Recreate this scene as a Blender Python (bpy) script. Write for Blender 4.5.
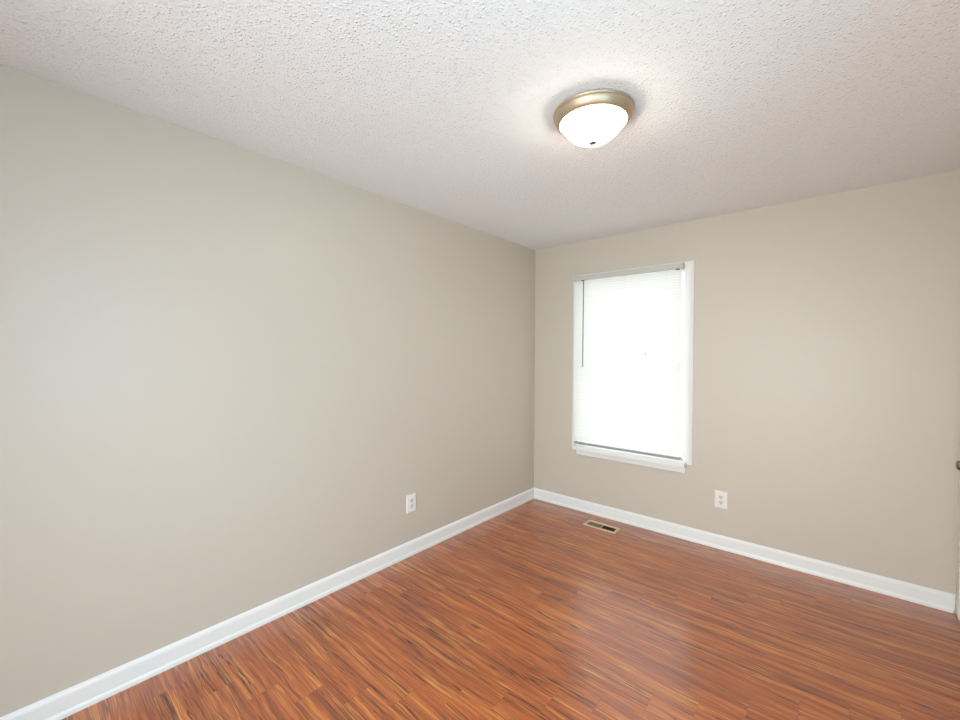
import bpy, bmesh, math, random
from mathutils import Vector, Matrix
random.seed(7)
D = bpy.data
SC = bpy.context.scene
COL = SC.collection
for o in list(D.objects):
    D.objects.remove(o)

# ------------------------------------------------------------------ camera, sky, lights, exposure
ROOM_W, ROOM_H, NEAR_Y = 2.780, 2.44, -4.25
F_PX, YAW, PITCH, ROLL = 416.02, 0.7126, -0.0144, 0.0051
CAM = Vector((2.2696, -3.4516, 1.418))
fw = Vector((-math.sin(YAW) * math.cos(PITCH), math.cos(YAW) * math.cos(PITCH), math.sin(PITCH)))
r0 = Vector((math.cos(YAW), math.sin(YAW), 0))
u0 = r0.cross(fw)
rt = r0 * math.cos(ROLL) + u0 * math.sin(ROLL)
up = -r0 * math.sin(ROLL) + u0 * math.cos(ROLL)
cd = D.cameras.new('camera')
cd.sensor_width = 36.0
cd.lens = F_PX / 960 * 36.0
cd.clip_start = 0.02
cam = D.objects.new('camera', cd)
COL.objects.link(cam)
cam.matrix_world = Matrix(((rt.x, up.x, -fw.x, CAM.x), (rt.y, up.y, -fw.y, CAM.y), (rt.z, up.z, -fw.z, CAM.z), (0, 0, 0, 1)))
SC.camera = cam

SC.view_settings.view_transform = 'Standard'
SC.view_settings.look = 'None'
SC.view_settings.gamma = 1.0
SC.view_settings.use_curve_mapping = False
SC.view_settings.exposure = 0.54

SKY_STRENGTH = 2.15
w = D.worlds.new('overcast_sky')
SC.world = w
w.use_nodes = True
bg = w.node_tree.nodes['Background']
_g = w.node_tree.nodes.new('ShaderNodeTexCoord')          # overcast dome, darker ground below the horizon
_s = w.node_tree.nodes.new('ShaderNodeSeparateXYZ')
_r = w.node_tree.nodes.new('ShaderNodeValToRGB')
_m = w.node_tree.nodes.new('ShaderNodeMapRange')
_m.inputs[1].default_value, _m.inputs[2].default_value = -1, 1
w.node_tree.links.new(_g.outputs['Generated'], _s.inputs[0])
w.node_tree.links.new(_s.outputs[2], _m.inputs[0])
w.node_tree.links.new(_m.outputs[0], _r.inputs[0])
w.node_tree.links.new(_r.outputs[0], bg.inputs['Color'])
_r.color_ramp.elements[0].position, _r.color_ramp.elements[0].color = 0.46, (0.62, 0.67, 0.68, 1)
_r.color_ramp.elements[1].position, _r.color_ramp.elements[1].color = 0.54, (0.91, 0.97, 1.0, 1)
bg.inputs['Strength'].default_value = SKY_STRENGTH


def area(name, loc, rot, sx, sy, power, color):
    l = D.lights.new(name, 'AREA')
    l.shape = 'RECTANGLE'
    l.size, l.size_y = sx, sy
    l.energy = power
    l.color = color
    o = D.objects.new(name, l)
    COL.objects.link(o)
    o.location = loc
    o.rotation_euler = rot
    return o


# added fill lights outside the unseen window beside the photographer and doorway behind
area('window_fill', (ROOM_W + 0.30, -2.98, 1.40), (0, math.radians(90), 0), 1.5, 1.0, 20, (0.22, 0.67, 1.0))
area('doorway_fill', (1.75, NEAR_Y - 0.45, 1.15), (math.radians(90), 0, 0), 1.9, 2.0, 24, (0.83, 0.96, 1.0)).data.spread = math.radians(115)


# ------------------------------------------------------------------ materials
def mat(name, color, rough=0.5, metal=0.0, spec=0.5, **kw):
    m = D.materials.new(name)
    m.use_nodes = True
    p = m.node_tree.nodes['Principled BSDF']
    p.inputs['Base Color'].default_value = (*color, 1)
    p.inputs['Roughness'].default_value = rough
    p.inputs['Metallic'].default_value = metal
    p.inputs['Specular IOR Level'].default_value = spec
    for k, v in kw.items():
        p.inputs[k.replace('_', ' ')].default_value = v
    return m


class NT:
    """short-hand for building node trees"""
    def __init__(s, m):
        s.t = m.node_tree
        s.p = s.t.nodes['Principled BSDF']

    def n(s, typ, **props):
        nd = s.t.nodes.new(typ)
        for k, v in props.items():
            setattr(nd, k, v)
        return nd

    def put(s, sock, v):
        if isinstance(v, bpy.types.NodeSocket):
            s.t.links.new(v, sock)
        else:
            sock.default_value = v

    def m(s, op, a, b=0.0, c=None, clamp=False):
        nd = s.n('ShaderNodeMath', operation=op, use_clamp=clamp)
        s.put(nd.inputs[0], a)
        s.put(nd.inputs[1], b)
        if c is not None:
            s.put(nd.inputs[2], c)
        return nd.outputs[0]

    def xyz(s, x, y, z=0.0):
        nd = s.n('ShaderNodeCombineXYZ')
        for i, v in enumerate((x, y, z)):
            s.put(nd.inputs[i], v)
        return nd.outputs[0]

    def noise(s, vec, scale=1.0, detail=3.0, rough=0.55, dist=0.0):
        nd = s.n('ShaderNodeTexNoise')
        s.put(nd.inputs['Vector'], vec)
        nd.inputs['Scale'].default_value = scale
        nd.inputs['Detail'].default_value = detail
        nd.inputs['Roughness'].default_value = rough
        nd.inputs['Distortion'].default_value = dist
        return nd.outputs[0]

    def smooth(s, v, a, b, o0=0.0, o1=1.0):
        nd = s.n('ShaderNodeMapRange', interpolation_type='SMOOTHSTEP')
        s.put(nd.inputs[0], v)
        nd.inputs[1].default_value, nd.inputs[2].default_value = a, b
        nd.inputs[3].default_value, nd.inputs[4].default_value = o0, o1
        return nd.outputs[0]

    def mix(s, f, a, b, blend='MIX'):
        nd = s.n('ShaderNodeMix', data_type='RGBA', blend_type=blend)
        s.put(nd.inputs[0], f)
        s.put(nd.inputs[6], a)
        s.put(nd.inputs[7], b)
        return nd.outputs[2]

    def obj_xyz(s):
        tc = s.n('ShaderNodeTexCoord')
        sp = s.n('ShaderNodeSeparateXYZ')
        s.t.links.new(tc.outputs['Object'], sp.inputs[0])
        return tc.outputs['Object'], sp.outputs[0], sp.outputs[1], sp.outputs[2]

    def bump(s, h, strength, dist):
        nd = s.n('ShaderNodeBump')
        nd.inputs['Strength'].default_value = strength
        nd.inputs['Distance'].default_value = dist
        s.put(nd.inputs['Height'], h)
        s.t.links.new(nd.outputs[0], s.p.inputs['Normal'])


def srgb(r, g, b):
    f = lambda c: (c / 255 / 12.92) if c / 255 <= 0.04045 else ((c / 255 + 0.055) / 1.055) ** 2.4
    return (f(r), f(g), f(b))


def wall_paint():
    m = mat('beige_eggshell_paint', srgb(205, 195, 182), 0.40, 0, 0.45)
    t = NT(m)
    v, x, y, z = t.obj_xyz()
    a = t.noise(v, 55, 4, 0.6)
    b = t.noise(v, 3.0, 2, 0.5)
    t.bump(t.m('ADD', t.m('MULTIPLY', a, 0.3), b), 0.12, 0.006)
    return m


def ceiling_popcorn():
    m = mat('white_popcorn_ceiling', srgb(241, 242, 243), 0.85, 0, 0.25)
    t = NT(m)
    v, x, y, z = t.obj_xyz()
    def grains(scale, size):
        vo = t.n('ShaderNodeTexVoronoi', feature='F1')
        t.put(vo.inputs['Vector'], v)
        vo.inputs['Scale'].default_value = scale
        sp = t.n('ShaderNodeSeparateColor')
        t.t.links.new(vo.outputs['Color'], sp.inputs[0])
        return t.m('MULTIPLY', t.smooth(vo.outputs['Distance'], 0.0, size, 1.0, 0.0), sp.outputs[0])
    h = t.m('ADD', grains(85, 0.55), t.m('MULTIPLY', grains(150, 0.6), 0.5))
    h = t.m('ADD', h, t.m('MULTIPLY', t.noise(v, 60, 3, 0.6), 0.5))
    # faint raised taped seam running across the far right of the ceiling
    d = t.m('ABSOLUTE', t.m('ADD', t.m('ADD', t.m('MULTIPLY', x, 0.766), t.m('MULTIPLY', y, 0.643)), -1.027))
    seam = t.smooth(d, 0.0, 0.02, 1.0, 0.0)
    h = t.m('ADD', h, t.m('MULTIPLY', seam, 0.22))
    t.bump(h, 0.68, 0.0060)
    return m


def wood_laminate():
    m = mat('glossy_cherry_laminate', (0.4, 0.13, 0.04), 0.3, 0, 0.2, Coat_Weight=1.0, Coat_Roughness=0.22, Coat_IOR=1.7)
    t = NT(m)
    v, x, y, z = t.obj_xyz()
    W, STEP, LEN = 0.1245, 0.1545, 1.215
    rowf = t.m('DIVIDE', t.m('ADD', y, 2.925 + W * 40), W)
    row = t.m('FLOOR', rowf)
    xs = t.m('DIVIDE', t.m('ADD', t.m('SUBTRACT', x, t.m('MULTIPLY', t.m('SUBTRACT', row, 40.0), STEP)), LEN * 20 - 0.31), LEN)
    colm = t.m('FLOOR', xs)
    wn = t.n('ShaderNodeTexWhiteNoise', noise_dimensions='2D')
    t.put(wn.inputs['Vector'], t.xyz(row, colm))
    rs = t.n('ShaderNodeSeparateColor')
    t.t.links.new(wn.outputs['Color'], rs.inputs[0])
    r1, r2, r3 = rs.outputs
    ox, oy = t.m('MULTIPLY', r1, 37.0), t.m('MULTIPLY', r2, 23.0)
    px, py = t.m('ADD', x, ox), t.m('ADD', y, oy)
    # slow wander of the grain
    wob = t.m('SUBTRACT', t.noise(t.xyz(t.m('MULTIPLY', px, 3.2), t.m('MULTIPLY', py, 9.0)), 1, 2, 0.5), 0.5)
    gy = t.m('ADD', py, t.m('MULTIPLY', wob, 0.038))
    A = t.noise(t.xyz(t.m('MULTIPLY', px, 1.1), t.m('MULTIPLY', gy, 33.0)), 1, 4, 0.62, 0.3)
    B = t.noise(t.xyz(t.m('MULTIPLY', px, 5.0), t.m('MULTIPLY', gy, 210.0)), 1, 3, 0.6)
    C = t.noise(t.xyz(t.m('MULTIPLY', px, 1.3), t.m('MULTIPLY', gy, 60.0), 4.0), 1, 2, 0.5)
    C2 = t.noise(t.xyz(t.m('MULTIPLY', px, 1.0), t.m('MULTIPLY', gy, 48.0), 9.0), 1, 2, 0.5)
    M1 = t.noise(t.xyz(t.m('MULTIPLY', px, 1.7), t.m('MULTIPLY', py, 11.0), 2.0), 1, 2, 0.5)
    M2 = t.noise(t.xyz(t.m('MULTIPLY', px, 2.0), t.m('MULTIPLY', py, 9.0), 7.0), 1, 2, 0.5)
    ramp = t.n('ShaderNodeValToRGB')
    e = ramp.color_ramp.elements
    e[0].position, e[0].color = 0.26, (*srgb(112, 54, 28), 1)
    e[1].position, e[1].color = 0.70, (*srgb(216, 136, 62), 1)
    for pos, c in ((0.40, (155, 76, 35)), (0.50, (181, 92, 39)), (0.60, (198, 107, 45))):
        k = ramp.color_ramp.elements.new(pos)
        k.color = (*srgb(*c), 1)
    t.put(ramp.inputs[0], t.m('ADD', t.m('ADD', A, t.m('MULTIPLY', t.m('SUBTRACT', B, 0.5), 0.5)), t.m('MULTIPLY', t.m('SUBTRACT', r3, 0.5), 0.03)))
    c = ramp.outputs[0]
    light = t.m('MULTIPLY', t.smooth(t.m('ABSOLUTE', t.m('SUBTRACT', C2, 0.5)), 0.0, 0.028, 1, 0), t.smooth(M2, 0.44, 0.58))
    c = t.mix(t.m('MULTIPLY', light, 0.75), c, (*srgb(224, 160, 86), 1))
    dark = t.m('MULTIPLY', t.smooth(t.m('ABSOLUTE', t.m('SUBTRACT', C, 0.5)), 0.0, 0.036, 1, 0), t.smooth(M1, 0.47, 0.60))
    c = t.mix(t.m('MULTIPLY', dark, 0.6), c, (*srgb(66, 32, 26), 1))
    C3 = t.noise(t.xyz(t.m('MULTIPLY', px, 0.9), t.m('MULTIPLY', gy, 34.0), 21.0), 1, 3, 0.55)
    M3 = t.noise(t.xyz(t.m('MULTIPLY', px, 1.1), t.m('MULTIPLY', py, 15.0), 17.0), 1, 2, 0.5)
    crack = t.m('MULTIPLY', t.smooth(t.m('ABSOLUTE', t.m('SUBTRACT', C3, 0.5)), 0.004, 0.018, 1, 0), t.smooth(M3, 0.46, 0.56))
    c = t.mix(t.m('MULTIPLY', crack, 0.9), c, (*srgb(40, 16, 10), 1))
    fine = t.smooth(t.noise(t.xyz(t.m('MULTIPLY', px, 7.0), t.m('MULTIPLY', gy, 330.0), 31.0), 1, 2, 0.5), 0.42, 0.72)
    c = t.mix(t.m('MULTIPLY', fine, 0.30), c, (*srgb(110, 52, 30), 1))
    fine2 = t.smooth(t.noise(t.xyz(t.m('MULTIPLY', px, 5.0), t.m('MULTIPLY', gy, 260.0), 41.0), 1, 2, 0.5), 0.56, 0.74)
    c = t.mix(t.m('MULTIPLY', fine2, 0.40), c, (*srgb(222, 150, 78), 1))
    broad = t.smooth(t.noise(t.xyz(t.m('MULTIPLY', px, 1.6), t.m('MULTIPLY', gy, 17.0), 13.0), 1, 2, 0.5), 0.58, 0.76)
    c = t.mix(t.m('MULTIPLY', broad, 0.35), c, (*srgb(98, 52, 42), 1))
    # scattered knots
    vo = t.n('ShaderNodeTexVoronoi', feature='F1')
    t.put(vo.inputs['Vector'], t.xyz(t.m('MULTIPLY', px, 2.2), t.m('MULTIPLY', gy, 8.0)))
    vo.inputs['Scale'].default_value = 1
    knot = t.smooth(vo.outputs['Distance'], 0.03, 0.11, 1, 0)
    c = t.mix(t.m('MULTIPLY', knot, 0.75), c, (*srgb(82, 38, 28), 1))
    # hairline seams between boards
    fy = t.m('FRACT', rowf)
    ey = t.m('MULTIPLY', t.m('MINIMUM', fy, t.m('SUBTRACT', 1.0, fy)), W)
    fx = t.m('FRACT', xs)
    ex = t.m('MULTIPLY', t.m('MINIMUM', fx, t.m('SUBTRACT', 1.0, fx)), LEN)
    seam = t.smooth(t.m('MINIMUM', ex, ey), 0.0003, 0.0016, 1, 0)
    c = t.mix(t.m('MULTIPLY', seam, 0.35), c, (*srgb(84, 42, 28), 1))
    t.put(t.p.inputs['Base Color'], c)
    t.put(t.p.inputs['Roughness'], t.m('ADD', 0.34, t.m('MULTIPLY', B, 0.10)))
    t.bump(t.m('SUBTRACT', t.m('MULTIPLY', B, 0.5), t.m('ADD', seam, t.m('MULTIPLY', dark, 0.4))), 0.10, 0.0012)
    return m


def slat_vinyl():
    m = mat('white_translucent_vinyl', (0.86, 0.86, 0.845), 0.45, 0, 0.4)
    nt = m.node_tree
    tr = nt.nodes.new('ShaderNodeBsdfTranslucent')
    tr.inputs['Color'].default_value = (0.93, 0.895, 0.865, 1)
    mx = nt.nodes.new('ShaderNodeMixShader')
    mx.inputs[0].default_value = 0.275
    nt.links.new(nt.nodes['Principled BSDF'].outputs[0], mx.inputs[1])
    nt.links.new(tr.outputs[0], mx.inputs[2])
    nt.links.new(mx.outputs[0], nt.nodes['Material Output'].inputs['Surface'])
    return m


def pane_glass():
    m = D.materials.new('clear_window_glass')
    m.use_nodes = True
    nt = m.node_tree
    nt.nodes.remove(nt.nodes['Principled BSDF'])
    tr = nt.nodes.new('ShaderNodeBsdfTransparent')
    tr.inputs['Color'].default_value = (0.97, 0.98, 0.97, 1)
    gl = nt.nodes.new('ShaderNodeBsdfGlossy')
    gl.inputs['Roughness'].default_value = 0.02
    mx = nt.nodes.new('ShaderNodeMixShader')
    mx.inputs[0].default_value = 0.06
    nt.links.new(tr.outputs[0], mx.inputs[1])
    nt.links.new(gl.outputs[0], mx.inputs[2])
    nt.links.new(mx.outputs[0], nt.nodes['Material Output'].inputs['Surface'])
    return m


def lamp_glass():
    m = mat('lit_frosted_lamp_glass', (0.95, 0.92, 0.86), 0.35)
    p = m.node_tree.nodes['Principled BSDF']
    p.inputs['Emission Color'].default_value = (1.0, 0.89, 0.72, 1)
    p.inputs['Emission Strength'].default_value = 22.0
    return m


def metal(name, color, rough):
    m = mat(name, color, rough, 1.0)
    t = NT(m)
    v, x, y, z = t.obj_xyz()
    t.put(t.p.inputs['Roughness'], t.m('ADD', rough - 0.04, t.m('MULTIPLY', t.noise(v, 60, 3), 0.08)))
    return m


def trim_paint(name, c, rough):
    m = mat(name, c, rough, 0, 0.45)
    t = NT(m)
    v, x, y, z = t.obj_xyz()
    t.bump(t.noise(v, 40, 3), 0.05, 0.003)
    return m


M_WALL = wall_paint()
M_CEIL = ceiling_popcorn()
M_WOOD = wood_laminate()
M_TRIM = trim_paint('white_semigloss_trim', srgb(238, 238, 236), 0.32)
M_DOOR = trim_paint('off_white_door_paint', srgb(226, 223, 212), 0.4)
M_SLAT = slat_vinyl()
M_RAIL = mat('white_enamelled_rail', srgb(200, 197, 190), 0.4)
M_BRAIL = mat('shade_grey_bottom_rail', srgb(150, 150, 148), 0.45)  # shade on the backlit rail put into its grey
M_WAND = mat('grey_clear_plastic', srgb(120, 120, 118), 0.2)
M_CORD = mat('white_cord', srgb(225, 225, 220), 0.8)
M_DARK = mat('dark_plastic', srgb(48, 46, 42), 0.5)
M_GLASS = pane_glass()
M_LAMP = lamp_glass()
M_NICKEL = metal('brushed_nickel', srgb(200, 182, 156), 0.46)
M_FINIAL = metal('aged_nickel_finial', srgb(150, 134, 108), 0.5)
M_KNOB = metal('satin_nickel_knob', srgb(150, 140, 125), 0.22)
M_REG = metal('bronze_enamel_register', srgb(222, 198, 166), 0.5)
M_REG.node_tree.nodes['Principled BSDF'].inputs['Metallic'].default_value = 0.25
M_FIN = mat('dull_bronze_fin', srgb(142, 128, 92), 0.5, 0.2)
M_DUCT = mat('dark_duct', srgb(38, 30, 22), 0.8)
M_PLATE = mat('white_plastic_plate', srgb(236, 233, 228), 0.35)
M_RECEP = mat('white_plastic_receptacle', srgb(228, 225, 222), 0.4)
M_SLOT = mat('outlet_slot_black', srgb(30, 27, 25), 0.6)
M_EXT = mat('exterior_siding', srgb(200, 200, 195), 0.7)


# ------------------------------------------------------------------ mesh helpers
def box(bm, x0, x1, y0, y1, z0, z1):
    vs = [bm.verts.new((x, y, z)) for x in (x0, x1) for y in (y0, y1) for z in (z0, z1)]
    for f in ((0, 1, 3, 2), (4, 6, 7, 5), (0, 4, 5, 1), (2, 3, 7, 6), (0, 2, 6, 4), (1, 5, 7, 3)):
        bm.faces.new([vs[i] for i in f])


def obj(name, bm, m, parent=None, bevel=0.0, smooth=False, loc=None, segs=2):
    bmesh.ops.recalc_face_normals(bm, faces=bm.faces)
    if bevel:
        bmesh.ops.bevel(bm, geom=[e for e in bm.edges if len(e.link_faces) == 2 and e.calc_face_angle(0) > 0.6],
                        offset=bevel, segments=segs, affect='EDGES', profile=0.5)
    me = D.meshes.new(name)
    bm.to_mesh(me)
    bm.free()
    if smooth:
        for p in me.polygons:
            p.use_smooth = True
    me.materials.append(m)
    o = D.objects.new(name, me)
    COL.objects.link(o)
    if parent:
        o.parent = parent
    if loc:
        o.location = loc
    return o


def boxes(name, lst, m, parent=None, bevel=0.0, **k):
    bm = bmesh.new()
    for b in lst:
        box(bm, *b)
    return obj(name, bm, m, parent, bevel, **k)


def struct(o):
    o['kind'] = 'structure'
    return o


def lathe(prof, seg=96):
    """profile of (radius, z) revolved round z"""
    bm = bmesh.new()
    rings = []
    for r, z in prof:
        if r < 1e-6:
            rings.append([bm.verts.new((0, 0, z))])
        else:
            rings.append([bm.verts.new((r * math.cos(2 * math.pi * i / seg), r * math.sin(2 * math.pi * i / seg), z)) for i in range(seg)])
    for a, b in zip(rings, rings[1:]):
        for i in range(seg):
            j = (i + 1) % seg
            if len(a) == 1 and len(b) == 1:
                continue
            if len(a) == 1:
                bm.faces.new((a[0], b[i], b[j]))
            elif len(b) == 1:
                bm.faces.new((a[i], a[j], b[0]))
            else:
                bm.faces.new((a[i], a[j], b[j], b[i]))
    return bm


def extrude_profile(prof, path):
    """prof: closed list of 2-D points; path: list of functions mapping a profile point to 3-D"""
    bm = bmesh.new()
    rings = [[bm.verts.new(f(p)) for p in prof] for f in path]
    n = len(prof)
    for a, b in zip(rings, rings[1:]):
        for i in range(n):
            bm.faces.new((a[i], a[(i + 1) % n], b[(i + 1) % n], b[i]))
    bm.faces.new(rings[0])
    bm.faces.new(list(reversed(rings[-1])))
    return bm


def tube(bm, pts, r, seg=8):
    rings = []
    for i, p in enumerate(pts):
        p = Vector(p)
        d = (Vector(pts[min(i + 1, len(pts) - 1)]) - Vector(pts[max(i - 1, 0)])).normalized()
        a = d.orthogonal().normalized()
        b = d.cross(a)
        rings.append([bm.verts.new(p + a * r * math.cos(2 * math.pi * k / seg) + b * r * math.sin(2 * math.pi * k / seg)) for k in range(seg)])
    for a, b in zip(rings, rings[1:]):
        for k in range(seg):
            bm.faces.new((a[k], a[(k + 1) % seg], b[(k + 1) % seg], b[k]))
    bm.faces.new(rings[0])
    bm.faces.new(rings[-1])


def thing(name, label, cat, loc, group=None):
    o = D.objects.new(name, None)
    o.empty_display_size = 0.05
    COL.objects.link(o)
    o.location = loc
    o['label'] = label
    o['category'] = cat
    if group:
        o['group'] = group
    return o


# ------------------------------------------------------------------ room shell
T = 0.13
TB = 0.085
W0, W1, H0, H1 = 0.472, 1.369, 0.604, 2.088        # opening of the window in the far wall
R0, R1, RZ0, RZ1 = -3.48, -2.48, 0.62, 2.12         # added unseen window beside the photographer
DX0, DX1, DZ = 0.75, 2.55, 2.10                     # unseen opening added behind the photographer to let fill in
CL0, CL1, CLZ = -1.62, -0.085, 2.04                 # closet opening in the right wall

struct(boxes('wall_left', [(-T, 0, NEAR_Y, 0, 0, ROOM_H)], M_WALL))
struct(boxes('wall_back', [(-T, W0, 0, TB, 0, ROOM_H), (W1, ROOM_W + T, 0, TB, 0, ROOM_H), (W0, W1, 0, TB, 0, H0), (W0, W1, 0, TB, H1, ROOM_H)], M_WALL))
struct(boxes('wall_right', [(ROOM_W, ROOM_W + T, CL1, 0, 0, ROOM_H), (ROOM_W, ROOM_W + T, CL0, CL1, CLZ, ROOM_H),
                            (ROOM_W, ROOM_W + T, R1, CL0, 0, ROOM_H), (ROOM_W, ROOM_W + T, R0, R1, 0, RZ0),
                            (ROOM_W, ROOM_W + T, R0, R1, RZ1, ROOM_H), (ROOM_W, ROOM_W + T, NEAR_Y, R0, 0, ROOM_H)], M_WALL))
struct(boxes('wall_near', [(-T, DX0, NEAR_Y - T, NEAR_Y, 0, ROOM_H), (DX1, ROOM_W + T, NEAR_Y - T, NEAR_Y, 0, ROOM_H),
                           (DX0, DX1, NEAR_Y - T, NEAR_Y, DZ, ROOM_H)], M_WALL))
struct(boxes('ceiling', [(-T, ROOM_W + T, NEAR_Y - T, T, ROOM_H, ROOM_H + 0.1)], M_CEIL))
VX0, VX1, VY0, VY1 = 0.687, 0.921, -0.249, -0.176   # hole for the register
struct(boxes('floor', [(-T, VX0, NEAR_Y - 1.2, T, -0.05, 0), (VX1, ROOM_W + T, NEAR_Y - 1.2, T, -0.05, 0),
                       (VX0, VX1, NEAR_Y - 1.2, VY0, -0.05, 0), (VX0, VX1, VY1, T, -0.05, 0)], M_WOOD))

# baseboards: flat board with eased top and a rounded shoe
BP = [(0, 0), (0.017, 0), (0.017, 0.010), (0.0155, 0.017), (0.0125, 0.023), (0.0115, 0.026), (0.0115, 0.078), (0.0105, 0.086), (0.007, 0.094), (0.003, 0.099), (0, 0.1005)]
struct(obj('baseboard_left', extrude_profile(BP, [lambda p: (p[0], NEAR_Y, p[1]), lambda p: (p[0], -p[0], p[1])]), M_TRIM))
struct(obj('baseboard_back', extrude_profile(BP, [lambda p: (p[0], -p[0], p[1]), lambda p: (ROOM_W - p[0], -p[0], p[1])]), M_TRIM))
struct(obj('baseboard_right', extrude_profile(BP, [lambda p: (ROOM_W - p[0], R1, p[1]), lambda p: (ROOM_W - p[0], CL0 - 0.06, p[1])]), M_TRIM))

# ------------------------------------------------------------------ far window
SW = 0.020
win = struct(boxes('window_1', [(W0, W0 + SW, 0.03, TB, H0, H1), (W1 - SW, W1, 0.03, TB, H0, H1),
                                (W0 + SW, W1 - SW, 0.03, TB, H1 - SW, H1), (W0 + SW, W1 - SW, 0.03, TB, H0, H0 + SW)], M_TRIM, bevel=0.002))
boxes('meeting_rail', [(W0 + SW, W1 - SW, 0.050, TB - 0.005, 1.328, 1.352)], M_TRIM, win, 0.002)
boxes('glass', [(W0 + SW, W1 - SW, 0.060, 0.064, H0 + SW, 1.328)], M_GLASS, win)
boxes('glass', [(W0 + SW, W1 - SW, 0.060, 0.064, 1.352, H1 - SW)], M_GLASS, win)
boxes('jamb', [(W0, W0 + 0.006, 0.0, 0.03, H0, H1), (W1 - 0.006, W1, 0.0, 0.03, H0, H1), (W0 + 0.006, W1 - 0.006, 0.0, 0.03, H1 - 0.006, H1)], M_TRIM, win)
CX0, CX1, CZ = 0.414, 1.429, 2.137
CP = [(0, 0), (0, -0.006), (0.010, -0.012), (0.022, -0.0175), (0.027, -0.0170), (0.060, -0.0060), (0.064, -0.004), (0.064, 0)]   # from the outer edge inwards
ZS = 0.600
struct_case = obj('casing', extrude_profile(CP, [lambda p: (CX0 + p[0], p[1], ZS - 0.02), lambda p: (CX0 + p[0], p[1], CZ - p[0]),
                                                 lambda p: (CX1 - p[0], p[1], CZ - p[0]), lambda p: (CX1 - p[0], p[1], ZS - 0.02)]), M_TRIM, win)
boxes('stool', [(0.455, 1.396, -0.076, 0.03, 0.562, ZS)], M_TRIM, win, 0.004)
boxes('apron', [(0.464, 1.386, -0.014, 0, 0.510, 0.560)], M_TRIM, win, 0.003)

# ------------------------------------------------------------------ mini blind hung over the casing
BX0, BX1, BY = 0.456, 1.358, -0.040
blind = thing('mini_blind', 'closed white slatted mini blind covering the only visible window', 'blind', (0.912, 0, ZS))
bl = Vector(blind.location)


def local(o):
    """move world-built mesh into the parent's frame"""
    o.data.transform(Matrix.Translation(-Vector(o.parent.location)))
    return o


HZ0, HZ1 = 2.078, 2.118
local(boxes('headrail', [(BX0, BX1, -0.058, -0.0185, HZ0, HZ1)], M_RAIL, blind, 0.003))
for s, bx in ((-1, BX0), (1, BX1)):
    local(boxes('bracket', [(bx - 0.006 if s < 0 else bx, bx if s < 0 else bx + 0.006, -0.060, -0.0175, HZ0 - 0.002, HZ1 + 0.004)], M_RAIL, blind, 0.001))
bm = bmesh.new()
PITCHZ = 0.0213
zt = HZ0 - 0.012
ZB = 0.646
N = int((zt - ZB) / PITCHZ) + 1
tilt = math.radians(72)
for i in range(N):
    zc = zt - i * PITCHZ
    jx = random.uniform(-0.0012, 0.0012)
    ja = tilt + random.uniform(-0.03, 0.03)
    dx1 = -0.010 if i in (29, 31) else 0
    prev = None
    for k in range(7):
        s = (k / 6 - 0.5) * 0.0272                   # across the slat
        bow = 0.0022 * (1 - (2 * k / 6 - 1) ** 2)    # crown
        yy = BY - s * math.cos(ja) - bow * math.sin(ja)
        zz = zc - s * math.sin(ja) + bow * math.cos(ja)
        row = [bm.verts.new((BX0 + 0.003 + jx, yy, zz)), bm.verts.new((BX1 - 0.003 + jx + dx1, yy, zz))]
        if prev:
            bm.faces.new((prev[0], prev[1], row[1], row[0]))
        prev = row
local(obj('slats', bm, M_SLAT, blind, smooth=True))
local(boxes('bottom_rail', [(BX0 + 0.002, BX1 - 0.002, BY - 0.0125, BY + 0.0125, 0.614, 0.632)], M_BRAIL, blind, 0.003))
for lx in (0.575, 0.912, 1.250):
    bm = bmesh.new()
    tube(bm, [(lx, BY - 0.0135, HZ0), (lx, BY - 0.0135, 0.620)], 0.0007, 6)
    local(obj('ladder_cord', bm, M_CORD, blind))
wd = bmesh.new()
tube(wd, [(0.548, -0.0640, HZ0 - 0.012), (0.546, -0.0640, 1.306)], 0.0042, 6)
wand = local(obj('tilt_wand', wd, M_WAND, blind))
wand['label'] = 'thin grey tilt wand'
bm = bmesh.new()
tube(bm, [(0.548, -0.050, HZ0 + 0.004), (0.548, -0.058, HZ0 - 0.008), (0.548, -0.064, HZ0 - 0.014)], 0.0028, 6)
local(obj('wand_hook', bm, M_DARK, blind))
local(boxes('tilt_gear', [(0.520, 0.538, -0.056, -0.040, HZ0 - 0.006, HZ0 + 0.001)], M_DARK, blind, 0.001))
local(boxes('cord_lock', [(1.312, 1.336, -0.056, -0.038, HZ0 - 0.007, HZ0 + 0.001)], M_DARK, blind, 0.001))
bm = bmesh.new()
tube(bm, [(1.0885, BY - 0.012, 1.428), (1.0885, BY - 0.016, 1.424), (1.0885, BY - 0.013, 1.417)], 0.0035, 8)
local(obj('slat_chip', bm, M_WAND, blind))  # small grey piece standing in for a dark chip in the slat

# ------------------------------------------------------------------ ceiling lamp
LX, LY = 1.472, -1.810
lamp = thing('ceiling_light', 'round flush ceiling light with lit frosted dome and brushed nickel rim', 'ceiling light', (LX, LY, ROOM_H))
PAN = [(0.0, 0.0), (0.148, 0.0), (0.153, -0.004), (0.1600, -0.0075), (0.1640, -0.011), (0.1640, -0.0140), (0.1600, -0.0165), (0.1588, -0.0180), (0.1606, -0.0198),
       (0.1605, -0.024), (0.1560, -0.034), (0.1495, -0.0440), (0.1425, -0.0510), (0.1385, -0.0530), (0.1355, -0.0515), (0.1345, -0.044), (0.10, -0.036), (0.0, -0.036)]
obj('pan', lathe(PAN), M_NICKEL, lamp, smooth=True)
DOME = [(0.1335, -0.042), (0.1340, -0.050)]
for k in range(1, 19):
    q = 1 - k / 18
    DOME.append((0.1340 * q, -0.050 - 0.082 * (1 - q ** 2.45)))
obj('lamp_glass', lathe(DOME), M_LAMP, lamp, smooth=True)
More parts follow.
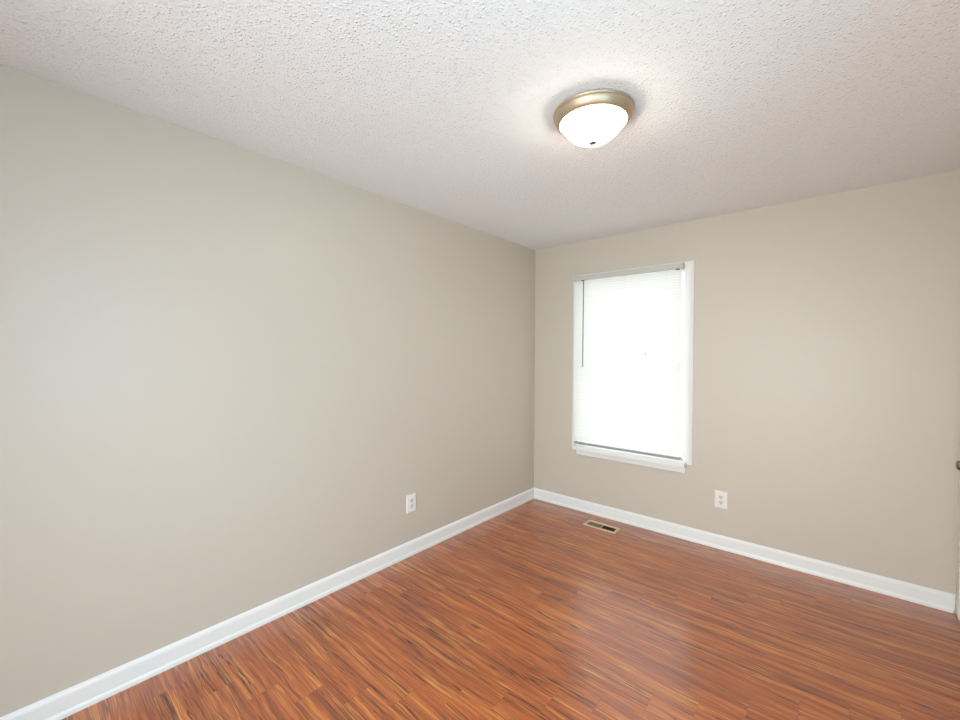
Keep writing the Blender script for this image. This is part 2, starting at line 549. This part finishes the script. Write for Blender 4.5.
FIN = [(0.0, -0.1285), (0.014, -0.1290), (0.0165, -0.1310), (0.0165, -0.1330), (0.0140, -0.1350), (0.0080, -0.1362), (0.0, -0.1366)]
obj('finial', lathe(FIN, 32), M_FINIAL, lamp, smooth=True)


# ------------------------------------------------------------------ duplex wall outlets (built facing -y, plate on the plane y = 0)
def outlet(label, loc, rz):
    root = thing('wall_outlet', label, 'outlet', loc, 'duplex outlets above the baseboards')
    root.rotation_euler = (0, 0, rz)
    bm = bmesh.new()
    hw, hh = 0.0425, 0.0625
    ring = lambda a, b, y: [bm.verts.new(q) for q in ((-a, y, -b), (a, y, -b), (a, y, b), (-a, y, b))]
    R = [ring(hw, hh, 0), ring(hw, hh, -0.003), ring(hw - 0.0015, hh - 0.0015, -0.0058), ring(hw - 0.007, hh - 0.007, -0.0080)]
    for a, b in zip(R, R[1:]):
        for i in range(4):
            bm.faces.new((a[i], a[(i + 1) % 4], b[(i + 1) % 4], b[i]))
    bm.faces.new(R[-1])
    bm.faces.new(list(reversed(R[0])))
    obj('cover_plate', bm, M_PLATE, root)
    for s in (1, -1):
        zc = 0.0195 * s
        bm = bmesh.new()
        pts = []
        for k in range(32):
            a = 2 * math.pi * k / 32
            pts.append((0.0172 * math.cos(a), max(-0.0142, min(0.0142, 0.0172 * math.sin(a)))))
        A = [bm.verts.new((p[0], -0.0078, zc + p[1])) for p in pts]
        B = [bm.verts.new((p[0], -0.0094, zc + p[1])) for p in pts]
        C = [bm.verts.new((p[0] * 0.94, -0.0100, zc + p[1] * 0.94)) for p in pts]
        for P, Q in ((A, B), (B, C)):
            for i in range(32):
                bm.faces.new((P[i], P[(i + 1) % 32], Q[(i + 1) % 32], Q[i]))
        bm.faces.new(C)
        bm.faces.new(list(reversed(A)))
        rc = obj('receptacle', bm, M_RECEP, root)
        boxes('slot', [(-0.0084, -0.0046, -0.0103, -0.0090, zc - 0.001, zc + 0.0100)], M_SLOT, rc)
        boxes('slot', [(0.0046, 0.0084, -0.0103, -0.0090, zc + 0.000, zc + 0.0092)], M_SLOT, rc)
        boxes('ground_hole', [(-0.0032, 0.0032, -0.0103, -0.0090, zc - 0.0110, zc - 0.0048)], M_SLOT, rc, 0.001)
    bm = lathe([(0, 0), (0.0034, 0), (0.0034, 0.0012), (0.0022, 0.002), (0, 0.002)], 16)
    bm.transform(Matrix.Translation((0, -0.0080, 0)) @ Matrix.Rotation(math.radians(90), 4, 'X'))
    obj('screw', bm, M_RECEP, root)
    return root


outlet('white duplex outlet on the far wall, right of the window', (1.628, 0, 0.361), 0)
outlet('white duplex outlet on the long blank left wall', (0, -1.560, 0.366), math.radians(90))

# ------------------------------------------------------------------ floor register
reg = thing('floor_register', 'bronze metal floor vent set in the wood floor below the window', 'floor vent', (0.804, -0.2125, 0))
bm = bmesh.new()


def rect(x, y, z):
    return [bm.verts.new(q) for q in ((-x, -y, z), (x, -y, z), (x, y, z), (-x, y, z))]


R = [rect(0.139, 0.0635, 0.0), rect(0.139, 0.0635, 0.002), rect(0.135, 0.0595, 0.0048), rect(0.1215, 0.0415, 0.0052), rect(0.1185, 0.0385, 0.0040), rect(0.1168, 0.0362, 0.0),
     rect(0.1300, 0.0500, 0.0)]
for a, b in zip(R, R[1:] + R[:1]):
    for i in range(4):
        bm.faces.new((a[i], a[(i + 1) % 4], b[(i + 1) % 4], b[i]))
obj('frame', bm, M_REG, reg)
for s in (-1, 1):
    bm = bmesh.new()
    for i in range(13):
        xc = s * (0.006 + i * 0.0086)
        a = math.radians(42) * s
        ux, uz = math.sin(a) * 0.0065, math.cos(a) * 0.0065
        for t in (0.0005,):
            n = Vector((math.cos(a), 0, -math.sin(a))) * t
            pts = [Vector((xc - ux, 0, -0.004 - uz)), Vector((xc + ux, 0, -0.004 + uz))]
            vs = []
            for yv in (-0.0355, 0.0355):
                for p in (pts[0] - n, pts[1] - n, pts[1] + n, pts[0] + n):
                    vs.append(bm.verts.new((p.x, yv, p.z)))
            for f in ((0, 1, 5, 4), (1, 2, 6, 5), (2, 3, 7, 6), (3, 0, 4, 7), (3, 2, 1, 0), (4, 5, 6, 7)):
                bm.faces.new([vs[q] for q in f])
    obj('louvers', bm, M_FIN, reg)
boxes('divider', [(-0.0014, 0.0014, -0.036, 0.036, -0.011, 0.003)], M_REG, reg)
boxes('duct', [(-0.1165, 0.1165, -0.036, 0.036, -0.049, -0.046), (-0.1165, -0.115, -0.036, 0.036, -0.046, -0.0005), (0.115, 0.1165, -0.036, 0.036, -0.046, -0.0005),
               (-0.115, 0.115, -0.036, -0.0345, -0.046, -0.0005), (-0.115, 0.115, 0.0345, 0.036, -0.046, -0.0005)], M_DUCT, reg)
boxes('damper_lever', [(0.1185, 0.1225, -0.006, 0.006, 0.0048, 0.0085)], M_REG, reg, 0.001)

# ------------------------------------------------------------------ closet doors in the right wall
door = struct(boxes('door_1', [(ROOM_W - 0.008, ROOM_W, CL1, CL1 + 0.062, 0, CLZ + 0.062), (ROOM_W - 0.008, ROOM_W, CL0 - 0.062, CL0, 0, CLZ + 0.062),
                               (ROOM_W - 0.008, ROOM_W, CL0, CL1, CLZ, CLZ + 0.062)], M_DOOR, bevel=0.002))
lw = (CL1 - CL0) / 4
leaves = []
for i in range(4):
    y1 = CL1 - i * lw - 0.002
    y0 = y1 - lw + 0.004
    bmx = bmesh.new()
    box(bmx, ROOM_W + 0.004, ROOM_W + 0.034, y0, y1, 0.012, CLZ - 0.006)
    for z0, z1 in ((0.16, 0.86), (1.02, 1.92)):
        box(bmx, ROOM_W - 0.001, ROOM_W + 0.004, y0 + 0.07, y1 - 0.07, z0, z1)
    leaves.append(obj('door_leaf', bmx, M_DOOR, door, 0.003))
for y in (-0.285, -1.42):
    bm = lathe([(0, 0), (0.016, 0), (0.016, 0.003), (0.0085, 0.006), (0.0085, 0.022), (0.014, 0.028), (0.0225, 0.036), (0.0248, 0.045), (0.0235, 0.054), (0.017, 0.060), (0.0, 0.062)], 32)
    bm.transform(Matrix.Translation((ROOM_W + 0.004, y, 0.868)) @ Matrix.Rotation(math.radians(-90), 4, 'Y'))
    k = obj('door_knob', bm, M_KNOB, door, smooth=True)
    k['label'] = 'satin nickel knob'
boxes('closet_back', [(ROOM_W + 0.60, ROOM_W + 0.62, CL0 - 0.1, CL1 + 0.1, 0, ROOM_H), (ROOM_W + T, ROOM_W + 0.60, CL0 - 0.12, CL0 - 0.1, 0, ROOM_H),
                      (ROOM_W + T, ROOM_W + 0.60, CL1 + 0.1, CL1 + 0.12, 0, ROOM_H), (ROOM_W + T, ROOM_W + 0.62, CL0 - 0.12, CL1 + 0.12, ROOM_H, ROOM_H + 0.02)], M_WALL, door)

# ------------------------------------------------------------------ added window beside the photographer (out of frame, lets fill light in)
w2 = struct(boxes('added_window', [(ROOM_W + 0.03, ROOM_W + 0.10, R0, R0 + 0.035, RZ0, RZ1), (ROOM_W + 0.03, ROOM_W + 0.10, R1 - 0.035, R1, RZ0, RZ1),
                               (ROOM_W + 0.03, ROOM_W + 0.10, R0 + 0.035, R1 - 0.035, RZ1 - 0.035, RZ1), (ROOM_W + 0.03, ROOM_W + 0.10, R0 + 0.035, R1 - 0.035, RZ0, RZ0 + 0.035)], M_TRIM, bevel=0.002))
boxes('meeting_rail', [(ROOM_W + 0.04, ROOM_W + 0.085, R0 + 0.035, R1 - 0.035, 1.35, 1.39)], M_TRIM, w2, 0.002)
boxes('casing', [(ROOM_W - 0.017, ROOM_W, R0 - 0.05, R0, RZ0 - 0.02, RZ1 + 0.05), (ROOM_W - 0.017, ROOM_W, R1, R1 + 0.05, RZ0 - 0.02, RZ1 + 0.05),
                 (ROOM_W - 0.017, ROOM_W, R0, R1, RZ1, RZ1 + 0.05), (ROOM_W - 0.05, ROOM_W + 0.03, R0 - 0.05, R1 + 0.05, RZ0 - 0.05, RZ0)], M_TRIM, w2, 0.003)
boxes('glass', [(ROOM_W + 0.060, ROOM_W + 0.064, R0 + 0.035, R1 - 0.035, RZ0 + 0.035, 1.35), (ROOM_W + 0.060, ROOM_W + 0.064, R0 + 0.035, R1 - 0.035, 1.39, RZ1 - 0.035)], M_GLASS, w2)
